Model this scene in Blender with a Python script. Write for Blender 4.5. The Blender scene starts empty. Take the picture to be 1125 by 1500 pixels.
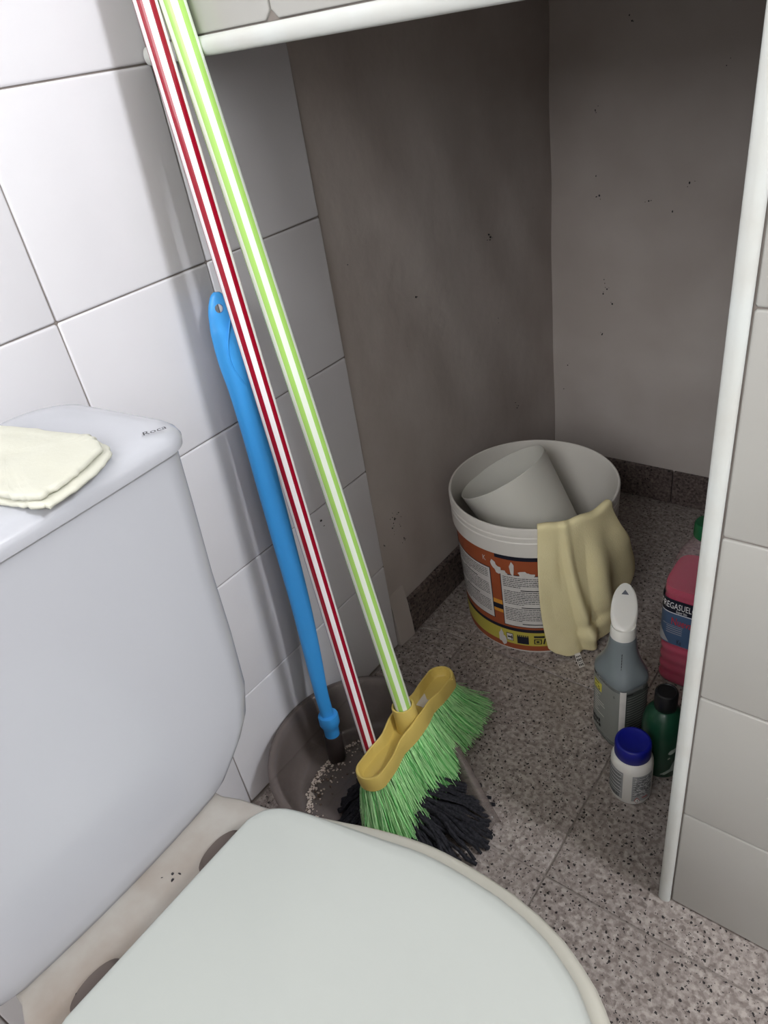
import bpy, bmesh, math, random
from mathutils import Vector, Matrix
random.seed(7)
PI = math.pi
S = bpy.context.scene
C = S.collection

# ------------------------------------------------------------------ camera
cam_d = bpy.data.cameras.new('camera')
cam = bpy.data.objects.new('camera', cam_d); C.objects.link(cam)
R0 = (0.78889921, 0.59736028, -0.14421766)
D0 = (0.24045569, -0.51603702, -0.82212338)
F0 = (-0.56552551, 0.61389452, -0.55073988)
m = Matrix(((R0[0], -D0[0], -F0[0]), (R0[1], -D0[1], -F0[1]), (R0[2], -D0[2], -F0[2])))
cam.matrix_world = Matrix.Translation((0.7116, -0.5432, 0.9924)) @ m.to_4x4()
cam_d.sensor_fit = 'VERTICAL'; cam_d.sensor_height = 36.0; cam_d.sensor_width = 27.0
cam_d.lens = 36.0 * 1061.5 / 1500.0
cam_d.clip_start = 0.01
S.camera = cam

# ------------------------------------------------------------------ world, light, exposure
S.view_settings.view_transform = 'Standard'
S.view_settings.look = 'None'
S.view_settings.gamma = 1.0
S.view_settings.use_curve_mapping = False
S.view_settings.exposure = 0.05
w = bpy.data.worlds.new('sky'); S.world = w; w.use_nodes = True
wn = w.node_tree.nodes['Background']
wn.inputs[0].default_value = (0.80, 0.88, 1.0, 1); wn.inputs[1].default_value = 2.0

ROOM_X, ROOM_Y, ROOM_Z = 2.05, -1.75, 2.65
WIN_Y0, WIN_Y1, WIN_Z0, WIN_Z1 = -0.22, 0.02, 1.95, 2.50
ld = bpy.data.lights.new('window_daylight', 'AREA')
ld.shape = 'RECTANGLE'; ld.size = WIN_Y1 - WIN_Y0; ld.size_y = WIN_Z1 - WIN_Z0
ld.energy = 40.0; ld.color = (0.93, 0.955, 1.0)
lo = bpy.data.objects.new('window_daylight', ld); C.objects.link(lo)
lo.location = (ROOM_X + 0.01, (WIN_Y0 + WIN_Y1) / 2, (WIN_Z0 + WIN_Z1) / 2)
lo.rotation_euler = Vector((1, 0, 0)).to_track_quat('Z', 'Y').to_euler()
FILL_X0, FILL_X1, FILL_Z0, FILL_Z1 = 0.15, 1.15, 1.20, 2.30  # unseen opening, added so soft fill reaches lintel and alcove
cd = bpy.data.lights.new('rear_fill', 'AREA')  # added soft fill from behind the camera, no window known there
cd.shape = 'RECTANGLE'; cd.size = FILL_X1 - FILL_X0; cd.size_y = FILL_Z1 - FILL_Z0; cd.energy = 20.0; cd.color = (1.0, 0.985, 0.95)
co = bpy.data.objects.new('rear_fill', cd); C.objects.link(co)
co.location = ((FILL_X0 + FILL_X1) / 2, ROOM_Y - 0.02, (FILL_Z0 + FILL_Z1) / 2)
co.rotation_euler = Vector((0, -1, 0)).to_track_quat('Z', 'Y').to_euler()

# ------------------------------------------------------------------ helpers
def lin(c):
    c = c / 255.0
    return c / 12.92 if c <= 0.04045 else ((c + 0.055) / 1.055) ** 2.4
def rgb(r, g, b): return (lin(r), lin(g), lin(b), 1)

def mat(name, col, rough=0.5, spec=0.5, trans=0.0, alpha=1.0, metal=0.0, coat=0.0, sss=0.0, noise=None, bump=None, ior=1.45):
    """noise=(scale, amount, colour2): mottles the base colour; bump=(scale, distance)"""
    M = bpy.data.materials.new(name); M.use_nodes = True
    nt = M.node_tree; b = nt.nodes['Principled BSDF']
    b.inputs['Base Color'].default_value = col
    b.inputs['Roughness'].default_value = rough
    b.inputs['Specular IOR Level'].default_value = spec
    b.inputs['Transmission Weight'].default_value = trans
    b.inputs['Alpha'].default_value = alpha
    b.inputs['Metallic'].default_value = metal
    b.inputs['Coat Weight'].default_value = coat
    b.inputs['IOR'].default_value = ior
    if sss:
        b.inputs['Subsurface Weight'].default_value = sss
        b.inputs['Subsurface Radius'].default_value = (0.01, 0.008, 0.006)
        b.inputs['Subsurface Scale'].default_value = 0.5
    g = nt.nodes.new('ShaderNodeNewGeometry')
    if noise:
        n = nt.nodes.new('ShaderNodeTexNoise'); n.inputs['Scale'].default_value = noise[0]; n.inputs['Detail'].default_value = 6
        nt.links.new(g.outputs['Position'], n.inputs['Vector'])
        r = nt.nodes.new('ShaderNodeMapRange'); r.inputs['From Min'].default_value = 0.35; r.inputs['From Max'].default_value = 0.7
        r.inputs['To Min'].default_value = 0; r.inputs['To Max'].default_value = noise[1]
        nt.links.new(n.outputs['Fac'], r.inputs['Value'])
        mx = nt.nodes.new('ShaderNodeMix'); mx.data_type = 'RGBA'
        mx.inputs['A'].default_value = col; mx.inputs['B'].default_value = noise[2]
        nt.links.new(r.outputs['Result'], mx.inputs['Factor'])
        nt.links.new(mx.outputs['Result'], b.inputs['Base Color'])
    if bump:
        n = nt.nodes.new('ShaderNodeTexNoise'); n.inputs['Scale'].default_value = bump[0]; n.inputs['Detail'].default_value = 4
        nt.links.new(g.outputs['Position'], n.inputs['Vector'])
        bm_ = nt.nodes.new('ShaderNodeBump'); bm_.inputs['Strength'].default_value = 0.6; bm_.inputs['Distance'].default_value = bump[1]
        nt.links.new(n.outputs['Fac'], bm_.inputs['Height'])
        nt.links.new(bm_.outputs['Normal'], b.inputs['Normal'])
    return M

def see_through(name, col, tint, fac, rough=0.2):
    """thin plastic film: part tinted transparency, part plastic surface"""
    M = mat(name, col, rough)
    nt = M.node_tree; b = nt.nodes['Principled BSDF']; out = nt.nodes['Material Output']
    t = nt.nodes.new('ShaderNodeBsdfTransparent'); t.inputs['Color'].default_value = tint
    mx = nt.nodes.new('ShaderNodeMixShader'); mx.inputs['Fac'].default_value = fac
    nt.links.new(t.outputs[0], mx.inputs[1]); nt.links.new(b.outputs[0], mx.inputs[2])
    nt.links.new(mx.outputs[0], out.inputs['Surface'])
    return M

def terrazzo(name, base, light, dark, speck, mottle=95.0, sp_scale=150.0, sp_th=0.25, rough=0.42):
    M = bpy.data.materials.new(name); M.use_nodes = True
    nt = M.node_tree; L = nt.links; b = nt.nodes['Principled BSDF']; b.inputs['Roughness'].default_value = rough
    g = nt.nodes.new('ShaderNodeNewGeometry')
    nz = nt.nodes.new('ShaderNodeTexNoise'); nz.inputs['Scale'].default_value = 260; nz.inputs['Detail'].default_value = 2
    L.new(g.outputs['Position'], nz.inputs['Vector'])
    ad = nt.nodes.new('ShaderNodeVectorMath'); ad.operation = 'MULTIPLY_ADD'
    ad.inputs[1].default_value = (0.006, 0.006, 0.006)
    L.new(nz.outputs['Color'], ad.inputs[0]); L.new(g.outputs['Position'], ad.inputs[2])
    def vor(scale):
        v = nt.nodes.new('ShaderNodeTexVoronoi'); v.inputs['Scale'].default_value = scale
        L.new(ad.outputs[0], v.inputs['Vector']); return v
    def ramp(src, stops, interp='LINEAR'):
        r = nt.nodes.new('ShaderNodeValToRGB'); r.color_ramp.interpolation = interp
        e = r.color_ramp.elements
        e[0].position, e[0].color = stops[0]; e[1].position, e[1].color = stops[1]
        for p, c in stops[2:]:
            x = e.new(p); x.color = c
        L.new(src, r.inputs[0]); return r
    def sep(v):
        s = nt.nodes.new('ShaderNodeSeparateColor'); L.new(v.outputs['Color'], s.inputs[0]); return s
    def mix(f, a, c):
        x = nt.nodes.new('ShaderNodeMix'); x.data_type = 'RGBA'
        L.new(f, x.inputs['Factor'])
        if isinstance(a, tuple): x.inputs['A'].default_value = a
        else: L.new(a, x.inputs['A'])
        if isinstance(c, tuple): x.inputs['B'].default_value = c
        else: L.new(c, x.inputs['B'])
        return x.outputs['Result']
    v1 = vor(mottle * 1.7); s1 = sep(v1)
    r1 = ramp(s1.outputs[0], [(0.0, dark), (0.25, base), (0.62, base), (0.85, light)])
    n2 = nt.nodes.new('ShaderNodeTexNoise'); n2.inputs['Scale'].default_value = mottle * 1.5; n2.inputs['Detail'].default_value = 3
    L.new(g.outputs['Position'], n2.inputs['Vector'])
    r2 = ramp(n2.outputs['Fac'], [(0.42, dark), (0.60, light)])
    half = nt.nodes.new('ShaderNodeValue'); half.outputs[0].default_value = 0.5
    col = mix(half.outputs[0], r1.outputs[0], r2.outputs[0])
    # broad grime
    n3 = nt.nodes.new('ShaderNodeTexNoise'); n3.inputs['Scale'].default_value = 7; n3.inputs['Detail'].default_value = 5
    L.new(g.outputs['Position'], n3.inputs['Vector'])
    mr = nt.nodes.new('ShaderNodeMapRange'); mr.inputs['From Min'].default_value = 0.45; mr.inputs['From Max'].default_value = 0.75
    mr.inputs['To Max'].default_value = 0.35; L.new(n3.outputs['Fac'], mr.inputs['Value'])
    col = mix(mr.outputs['Result'], col, dark)
    # black chips: only some of the cells, size by cell
    for sc, th, keep in ((sp_scale, sp_th, 0.52), (sp_scale * 1.7, 0.24, 0.30), (sp_scale * 0.62, 0.15, 0.16)):
        v2 = vor(sc); s2 = sep(v2)
        lt = nt.nodes.new('ShaderNodeMath'); lt.operation = 'LESS_THAN'; lt.inputs[1].default_value = th
        L.new(v2.outputs['Distance'], lt.inputs[0])
        kp = nt.nodes.new('ShaderNodeMath'); kp.operation = 'LESS_THAN'; kp.inputs[1].default_value = keep
        L.new(s2.outputs[1], kp.inputs[0])
        mu = nt.nodes.new('ShaderNodeMath'); mu.operation = 'MULTIPLY'
        L.new(lt.outputs[0], mu.inputs[0]); L.new(kp.outputs[0], mu.inputs[1])
        col = mix(mu.outputs[0], col, speck)
    L.new(col, b.inputs['Base Color'])
    return M

def mobj(name, verts, faces, material, parent=None, smooth=False, midx=None, loc=None):
    me = bpy.data.meshes.new(name); me.from_pydata([tuple(v) for v in verts], [], [tuple(f) for f in faces])
    mats = material if isinstance(material, (list, tuple)) else [material]
    for x in mats: me.materials.append(x)
    if midx:
        for p, i in zip(me.polygons, midx): p.material_index = i
    if smooth:
        for p in me.polygons: p.use_smooth = True
    me.validate(); me.update()
    bm = bmesh.new(); bm.from_mesh(me); bmesh.ops.recalc_face_normals(bm, faces=bm.faces); bm.to_mesh(me); bm.free()
    o = bpy.data.objects.new(name, me); C.objects.link(o)
    if parent: o.parent = parent
    if loc: o.location = loc
    return o

def shade(o, ang=40):
    me = o.data
    for p in me.polygons: p.use_smooth = True
    bm = bmesh.new(); bm.from_mesh(me)
    for e in bm.edges:
        if len(e.link_faces) == 2:
            e.smooth = e.calc_face_angle(0) < math.radians(ang)
    bm.to_mesh(me); bm.free(); return o

def tag(o, label=None, cat=None, group=None, kind=None):
    if label: o['label'] = label
    if cat: o['category'] = cat
    if group: o['group'] = group
    if kind: o['kind'] = kind
    return o

def thing(name, label, cat, loc, rz=0, group=None):
    o = bpy.data.objects.new(name, None); C.objects.link(o)
    o.location = loc; o.rotation_euler = (0, 0, rz); o.empty_display_size = 0.05
    return tag(o, label, cat, group)

class G:
    """geometry collector"""
    def __init__(s): s.v = []; s.f = []; s.m = []
    def add(s, v, f, mi=0):
        n = len(s.v); s.v += [tuple(x) for x in v]; s.f += [tuple(i + n for i in q) for q in f]; s.m += [mi] * len(f)
    def box(s, x0, x1, y0, y1, z0, z1, b=0.0, mi=0):
        if b <= 0:
            v = [(x, y, z) for x in (x0, x1) for y in (y0, y1) for z in (z0, z1)]
            f = [(0, 1, 3, 2), (4, 6, 7, 5), (0, 4, 5, 1), (2, 3, 7, 6), (0, 2, 6, 4), (1, 5, 7, 3)]
            s.add(v, f, mi); return
        bm = bmesh.new(); bmesh.ops.create_cube(bm, size=1)
        bmesh.ops.scale(bm, vec=(x1 - x0, y1 - y0, z1 - z0), verts=bm.verts)
        bmesh.ops.translate(bm, vec=((x0 + x1) / 2, (y0 + y1) / 2, (z0 + z1) / 2), verts=bm.verts)
        bmesh.ops.bevel(bm, geom=bm.edges[:], offset=b, segments=2, affect='EDGES')
        bm.verts.index_update()
        s.add([v.co[:] for v in bm.verts], [[v.index for v in q.verts] for q in bm.faces], mi); bm.free()
    def loft(s, rings, cap0=True, cap1=True, mi=0, closed=True):
        n = len(rings[0]); v = [p for r in rings for p in r]; f = []
        for i in range(len(rings) - 1):
            for j in range(n if closed else n - 1):
                k = (j + 1) % n
                f.append((i * n + j, i * n + k, (i + 1) * n + k, (i + 1) * n + j))
        if closed and cap0: f.append(tuple(range(n))[::-1])
        if closed and cap1: f.append(tuple((len(rings) - 1) * n + j for j in range(n)))
        s.add(v, f, mi)
    def lathe(s, prof, n=48, c=(0, 0, 0), mi=0, cap0=True, cap1=True):
        s.loft([[(c[0] + r * math.cos(2 * PI * j / n), c[1] + r * math.sin(2 * PI * j / n), c[2] + z) for j in range(n)] for r, z in prof], cap0, cap1, mi)
    def tube(s, pts, rad, n=8, mi=0, caps=True):
        pts = [Vector(p) for p in pts]; rings = []
        rad = rad if isinstance(rad, (list, tuple)) else [rad] * len(pts)
        up = None
        for i, p in enumerate(pts):
            t = (pts[min(i + 1, len(pts) - 1)] - pts[max(i - 1, 0)]).normalized()
            if up is None:
                up = t.orthogonal().normalized()
            up = (up - t * up.dot(t)).normalized(); sd = t.cross(up)
            rings.append([p + (up * math.cos(2 * PI * j / n) + sd * math.sin(2 * PI * j / n)) * rad[i] for j in range(n)])
        s.loft(rings, caps, caps, mi)
    def build(s, name, material, parent=None, smooth=None, loc=None):
        o = mobj(name, s.v, s.f, material, parent, midx=s.m, loc=loc)
        if smooth: shade(o, smooth)
        return o

def text_geo(txt, size, sx=1.0, res=2):
    cu = bpy.data.curves.new('lettering', 'FONT'); cu.body = txt; cu.size = size; cu.resolution_u = res
    ob = bpy.data.objects.new('lettering', cu); C.objects.link(ob)
    dg = bpy.context.evaluated_depsgraph_get(); dg.update()
    me = bpy.data.meshes.new_from_object(ob.evaluated_get(dg))
    v = [(p.co.x * sx, p.co.y) for p in me.vertices]; f = [tuple(p.vertices) for p in me.polygons]
    bpy.data.objects.remove(ob); bpy.data.curves.remove(cu); bpy.data.meshes.remove(me)
    return v, f

def patch(g, fn, u0, u1, v0, v1, off, nu=8, nv=1, mi=0):
    vs = [fn(u0 + (u1 - u0) * i / nu, v0 + (v1 - v0) * j / nv, off) for j in range(nv + 1) for i in range(nu + 1)]
    fs = [(j * (nu + 1) + i, j * (nu + 1) + i + 1, (j + 1) * (nu + 1) + i + 1, (j + 1) * (nu + 1) + i) for j in range(nv) for i in range(nu)]
    g.add(vs, fs, mi)

def put_text(g, fn, txt, size, u, v, off, sx=1.0, mi=0, rot=0.0):
    vs, fs = text_geo(txt, size, sx)
    c, s_ = math.cos(rot), math.sin(rot)
    g.add([fn(u + a * c - b * s_, v + a * s_ + b * c, off) for a, b in vs], fs, mi)

def cut(o, cutter):
    md = o.modifiers.new('b', 'BOOLEAN'); md.object = cutter; md.operation = 'DIFFERENCE'; md.solver = 'EXACT'
    dg = bpy.context.evaluated_depsgraph_get(); dg.update()
    me = bpy.data.meshes.new_from_object(o.evaluated_get(dg))
    o.modifiers.clear(); o.data = me
    bpy.data.objects.remove(cutter)

def smoothstep(a, b, x):
    t = max(0, min(1, (x - a) / (b - a))); return t * t * (3 - 2 * t)
def interp(tab, x):
    if x <= tab[0][0]: return tab[0][1]
    for (a, p), (b, q) in zip(tab, tab[1:]):
        if x <= b: return p + (q - p) * (x - a) / (b - a)
    return tab[-1][1]

# ------------------------------------------------------------------ materials
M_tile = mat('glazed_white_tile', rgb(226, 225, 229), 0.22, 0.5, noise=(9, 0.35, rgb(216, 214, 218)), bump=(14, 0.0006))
M_tile2 = mat('glazed_white_tile_greyed', rgb(180, 179, 175), 0.25, 0.5, noise=(9, 0.5, rgb(178, 176, 171)), bump=(14, 0.0006))  # base greyed to stand in for dimmer light on partition and lintel
M_grout = mat('grout', rgb(150, 143, 138), 0.9, 0.2, noise=(40, 0.5, rgb(115, 105, 98)))
M_trim = mat('white_edge_profile', rgb(212, 216, 214), 0.35, 0.5, noise=(18, 0.35, rgb(192, 184, 172)))
M_plaster = mat('old_plaster', rgb(200, 192, 187), 0.9, 0.15, noise=(5, 0.8, rgb(180, 170, 164)), bump=(22, 0.003))
M_paint = mat('white_wall_paint', rgb(236, 234, 230), 0.9, 0.2, noise=(6, 0.3, rgb(228, 225, 220)))
M_floor = terrazzo('terrazzo', rgb(152, 142, 137), rgb(182, 173, 168), rgb(112, 102, 98), rgb(28, 24, 25))
M_base = terrazzo('terrazzo_skirting', rgb(96, 84, 81), rgb(128, 115, 110), rgb(62, 53, 52), rgb(24, 20, 20), mottle=120, sp_scale=120, sp_th=0.3)
M_ceramic = mat('sanitary_ceramic', rgb(184, 186, 193), 0.2, 0.5, coat=0.2)  # greyer than real ceramic: shadow of an unbuilt photographer put into the colour
M_deck = mat('sanitary_ceramic_dusty', rgb(168, 165, 160), 0.35, 0.5, noise=(14, 0.8, rgb(138, 124, 112)))
M_seat = mat('toilet_seat_plastic', rgb(180, 178, 168), 0.35)
M_cover = mat('toilet_cover_plastic', rgb(176, 180, 176), 0.3, noise=(5, 0.4, rgb(169, 173, 170)))  # the same missing shadow is put into this plastic's greyer base
M_dark = mat('recess_shade', rgb(92, 82, 78), 0.6)  # shade inside the hinge recesses, put into the colour
M_black = mat('black_plastic', rgb(18, 18, 20), 0.4)
M_ink = mat('printing_ink', rgb(40, 38, 42), 0.7)
M_greyink = mat('grey_ink', rgb(100, 104, 112), 0.6)
M_white_pl = mat('white_plastic', rgb(226, 224, 220), 0.35, sss=0.15)
M_chrome = mat('chrome', rgb(210, 210, 210), 0.15, metal=1.0)

# ------------------------------------------------------------------ SETTING
g = G(); g.box(-0.3, ROOM_X + 0.2, ROOM_Y - 0.2, 1.2, -0.12, -0.003)
floor = tag(g.build('floor', M_grout), kind='structure')
g = G(); g.box(-0.3, ROOM_X + 0.2, ROOM_Y - 0.2, 1.2, ROOM_Z, ROOM_Z + 0.1)
tag(g.build('ceiling', M_paint), kind='structure')
g = G(); g.box(-0.2, -0.0025, ROOM_Y - 0.2, 0.2055, -0.003, ROOM_Z)
wall_left = tag(g.build('wall_left', M_grout), kind='structure')
g = G()
# plaster part of the left wall: a slightly wavy grid with thickness
ny, nz = 36, 60
vs = []; fs = []
y0p, y1p, z1p = 0.2055, 0.93, 1.2
for j in range(nz + 1):
    for i in range(ny + 1):
        y = y0p + (y1p - y0p) * i / ny; z = -0.003 + (z1p + 0.003) * j / nz
        n = 0.0018 * math.sin(y * 17 + z * 5) * math.sin(z * 13 + 2) + 0.0012 * math.sin(y * 40 + z * 23)
        x = -0.0045 + n * smoothstep(0.2055, 0.3, y)
        vs.append((x, y, z))
fs = [(j * (ny + 1) + i, j * (ny + 1) + i + 1, (j + 1) * (ny + 1) + i + 1, (j + 1) * (ny + 1) + i) for j in range(nz) for i in range(ny)]
g.add(vs, fs); g.box(-0.2, -0.012, y0p, 1.1, -0.003, 1.2)
# plaster flare at the foot, beside the skirting
g.loft([[(-0.01, 0.2058, z), (0.0005 + q, 0.2058, z), (0.004 + q, 0.247, z), (-0.01, 0.247, z)] for z, q in ((0.0, 0.006), (0.03, 0.004), (0.08, 0.0), (0.12, -0.006))])
wall_al = tag(shade(g.build('wall_alcove_left', M_plaster), 35), kind='structure')
g = G(); g.box(-0.2, 1.5, 0.888, 1.1, -0.003, 1.2)
wall_ab = tag(g.build('wall_alcove_back', M_plaster), kind='structure')
g = G(); g.box(-0.0, 1.5, 0.085, 0.888, 1.10, 1.2)
tag(g.build('ceiling_alcove', M_plaster), kind='structure')
AX1 = 1.32
g = G(); g.box(AX1, AX1 + 0.1, 0.0025, 1.1, -0.003, ROOM_Z)
tag(g.build('wall_alcove_right', M_plaster), kind='structure')
g = G(); g.box(0.585, AX1, 0.0025, 0.085, -0.003, 0.9937)
wall_p = tag(g.build('wall_partition', M_grout), kind='structure')
g = G(); g.box(0.0, AX1, 0.0025, 0.085, 0.9937, ROOM_Z)
wall_l = tag(g.build('wall_lintel', M_grout), kind='structure')
# bathroom walls behind the camera
g = G(); E1 = ROOM_X + 0.2
g.box(ROOM_X, E1, ROOM_Y - 0.2, 1.1, -0.003, WIN_Z0)
g.box(ROOM_X, E1, ROOM_Y - 0.2, 1.1, WIN_Z1, ROOM_Z)
g.box(ROOM_X, E1, ROOM_Y - 0.2, WIN_Y0, WIN_Z0, WIN_Z1)
g.box(ROOM_X, E1, WIN_Y1, 1.1, WIN_Z0, WIN_Z1)
tag(g.build('wall_right', M_paint), kind='structure')
g = G(); g.box(AX1 + 0.1, ROOM_X, 0.98, 1.1, -0.003, ROOM_Z)
tag(g.build('wall_back', M_paint), kind='structure')
g = G()  # rear wall, with a gap left for the added fill light
g.box(-0.2, FILL_X0, ROOM_Y - 0.15, ROOM_Y, -0.003, ROOM_Z)
g.box(FILL_X1, ROOM_X + 0.2, ROOM_Y - 0.15, ROOM_Y, -0.003, ROOM_Z)
g.box(FILL_X0, FILL_X1, ROOM_Y - 0.15, ROOM_Y, FILL_Z1, ROOM_Z)
g.box(FILL_X0, FILL_X1, ROOM_Y - 0.15, ROOM_Y, -0.003, FILL_Z0)
tag(g.build('wall_rear', M_paint), kind='structure')
g = G()
t = 0.035
g.box(ROOM_X + 0.03, ROOM_X + 0.08, WIN_Y0, WIN_Y0 + t, WIN_Z0, WIN_Z1); g.box(ROOM_X + 0.03, ROOM_X + 0.08, WIN_Y1 - t, WIN_Y1, WIN_Z0, WIN_Z1)
g.box(ROOM_X + 0.03, ROOM_X + 0.08, WIN_Y0 + t, WIN_Y1 - t, WIN_Z0, WIN_Z0 + t); g.box(ROOM_X + 0.03, ROOM_X + 0.08, WIN_Y0 + t, WIN_Y1 - t, WIN_Z1 - t, WIN_Z1)
tag(g.build('window_1', M_trim), kind='structure')

def rounded_tile(a, b, th, r=0.0018, corner=0.0016):
    """flat tile, a x b, face towards +Z at 0, soft edges, rounded corners; 3 rings of 8 points"""
    def ring(ins, z):
        k = corner
        x0, x1, y0, y1 = ins, a - ins, ins, b - ins
        return [(x0 + k, y0, z), (x1 - k, y0, z), (x1, y0 + k, z), (x1, y1 - k, z), (x1 - k, y1, z), (x0 + k, y1, z), (x0, y1 - k, z), (x0, y0 + k, z)]
    g = G(); g.loft([ring(0, -th), ring(0, -r * 0.6), ring(r * 0.5, -r * 0.15), ring(r * 1.2, 0)], False, True)
    return g

def tile_mesh(a, b, material, **k):
    o = rounded_tile(a, b, 0.006, **k).build('tile', material); shade(o, 50)
    me = o.data; bpy.data.objects.remove(o); return me

def lay(parent, cells, axes, material, gap=0.0017, jit=0.0003, **k):
    """cells: (u0,u1,v0,v1); axes: function (u,v)->(location), rotation matrix"""
    cache = {}
    fn, rot = axes
    for (u0, u1, v0, v1) in cells:
        a, b = round(u1 - u0 - gap, 4), round(v1 - v0 - gap, 4)
        if a < 0.004 or b < 0.004: continue
        if (a, b) not in cache: cache[(a, b)] = tile_mesh(a, b, material, **k)
        o = bpy.data.objects.new('tile', cache[(a, b)]); C.objects.link(o); o.parent = parent
        loc = Vector(fn(u0 + gap / 2, v0 + gap / 2))
        nrm = rot @ Vector((0, 0, 1))
        loc -= nrm * random.random() * jit
        o.matrix_local = Matrix.Translation(loc) @ rot.to_4x4()

def grid(us, vs): return [(a, b, c, d) for a, b in zip(us, us[1:]) for c, d in zip(vs, vs[1:])]
# left wall: u = y, v = z, normal +x
rotL = Matrix(((0, 0, 1), (1, 0, 0), (0, 1, 0)))
zs = [0.0015] + [0.196 + 0.2 * k for k in range(8)]
ys = [0.0 - 0.2 * k + 0.003 for k in range(7, 0, -1)] + [0.003, 0.2050]
lay(wall_left, grid(ys, zs), ((lambda u, v: (0.0, u, v)), rotL), M_tile)
# partition and lintel: u = x, v = z, normal -y
rotF = Matrix(((1, 0, 0), (0, 0, -1), (0, 1, 0)))
zp = [0.0015, 0.191, 0.389, 0.590, 0.7915, 0.9905]
xp = [0.5935, 0.793, 0.993, 1.193, 1.32]
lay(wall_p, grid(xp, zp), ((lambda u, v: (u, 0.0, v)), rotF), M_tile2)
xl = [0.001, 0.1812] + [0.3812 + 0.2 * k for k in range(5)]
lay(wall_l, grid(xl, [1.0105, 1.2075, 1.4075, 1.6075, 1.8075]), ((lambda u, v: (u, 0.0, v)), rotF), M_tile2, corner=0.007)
# floor: u = x, v = y
rotZ = Matrix.Identity(3)
xf = [0.0005] + [0.1085 + 0.3335 * k for k in range(6)]
yf = [-0.057 - 0.338 * k for k in range(5, 0, -1)] + [-0.057, 0.281, 0.619, 0.957]
lay(floor, grid(xf, yf), ((lambda u, v: (u, v, 0.0)), rotZ), M_floor, gap=0.0030, jit=0.0002, corner=0.001, r=0.0012)

# bullnose profiles on the partition edge and the lintel edge
def bullnose(name, a, b, axis):
    """half-round strip: cross section width .015 wide, .016 proud"""
    g = G(); n = 12
    def sec(t):
        out = []
        for k in range(n + 1):
            ang = PI * k / n
            w_ = 0.0075 * math.cos(ang); d = 0.0055 * math.sin(ang)
            out.append((w_, -0.0005 - d))
        out = [(0.0075, 0.0)] + out + [(-0.0075, 0.0)]
        pts = []
        for w_, d in out:
            pts.append((0.5855 - w_, d, t) if axis == 'z' else (t, d, 1.0018 - w_ * 1.08))
        return pts
    steps = 24
    g.loft([sec(a + (b - a) * i / steps) for i in range(steps + 1)])
    # lip that wraps round the corner
    if axis == 'z': g.box(0.5785, 0.588, -0.0005, 0.085, a, b, 0.002)
    else: g.box(a, b, -0.0005, 0.085, 0.9935, 1.003, 0.002)
    return tag(shade(g.build(name, M_trim), 40), kind='structure')
bullnose('trim_1', 0.0, 0.9915, 'z')
bullnose('trim_2', 0.0015, 1.32, 'x')

# skirting in the alcove
def skirting(name, pieces, kind):
    root = None
    for i, (a, b) in enumerate(pieces):
        g = G()
        h = 0.083
        if kind == 'left': g.box(-0.004, 0.0085, a, b, 0.0, h, 0.0015)
        else: g.box(a, b, 0.8775, 0.888, 0.0, h, 0.0015)
        if root is None:
            root = bpy.data.objects.new(name, None); C.objects.link(root); tag(root, kind='structure')
        g.build('tile', M_base, root)
    return root
skirting('baseboard_left', [(0.2480, 0.560), (0.562, 0.876)], 'left')
skirting('baseboard_back', [(0.0, 0.284), (0.286, 0.618), (0.620, 0.95), (0.952, 1.29)], 'back')

# chips and specks of dirt on the plaster (real little blisters)
def specks(name, pts, plane, parent, material, rmin=0.0012, rmax=0.003):
    g = G()
    for p in pts:
        for k in range(random.randint(1, 3)):
            r = random.uniform(rmin, rmax) * (1 if k == 0 else 0.5)
            ox, oz = (0, 0) if k == 0 else (random.gauss(0, 0.005), random.gauss(0, 0.006))
            n = 6; el = random.uniform(0.6, 1.8)
            ring = []
            for j in range(n):
                a = 2 * PI * j / n; rr = r * random.uniform(0.7, 1.2)
                u, v = ox + rr * math.cos(a), oz + rr * math.sin(a) * el
                ring.append((u, v))
            if plane == 'x':
                g.loft([[(p[0] - 0.003, p[1] + u, p[2] + v) for u, v in ring], [(p[0] + 0.0007, p[1] + u * .8, p[2] + v * .8) for u, v in ring]])
            elif plane == 'y':
                g.loft([[(p[0] + u, p[1] + 0.003, p[2] + v) for u, v in ring], [(p[0] + u * .8, p[1] - 0.0006, p[2] + v * .8) for u, v in ring]])
            else:
                g.loft([[(p[0] + u, p[1] + v, p[2] - 0.001) for u, v in ring], [(p[0] + u * .8, p[1] + v * .8, p[2] + 0.0006) for u, v in ring]])
    o = g.build(name, material, parent); o['kind'] = 'stuff'; return o
px = -0.0040
L = [(px, .6397, .6537), (px, .6450, .648), (px, .6535, .4925), (px, .653, .483), (px, .7445, .7395), (px, .748, .72), (px, .75, .70), (px, .8086, .6581), (px, .7061, .2854), (px, .712, .27), (px, .2483, .7185), (px, .40, .62), (px, .36, .55)]
for k in range(14): L.append((px, .2545 + random.gauss(0, .02), .2377 + random.gauss(0, .022)))
specks('dirt_specks', L, 'x', wall_al, M_ink, 0.0006, 0.0016)
L = [(.087, .888, .8094), (.0885, .888, .806), (.188, .888, .6502), (.195, .888, .652), (.1131, .888, .4921), (.118, .888, .48), (.11, .888, .47), (.0903, .888, .6975), (.092, .888, .66), (.098, .888, .662), (.1097, .888, .3815), (.2665, .888, .6825), (.145, .888, .9487), (.15, .888, .94), (.2399, .888, .6334), (.31, .888, .86), (.13, .888, .45), (.03, .888, .30), (.02, .888, .24)]
specks('dirt_specks', L, 'y', wall_ab, M_ink, 0.0010, 0.0022)
specks('dirt_specks', [(0.0, .083, .3745)], 'x', wall_left, M_ink, 0.003, 0.0032)

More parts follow.
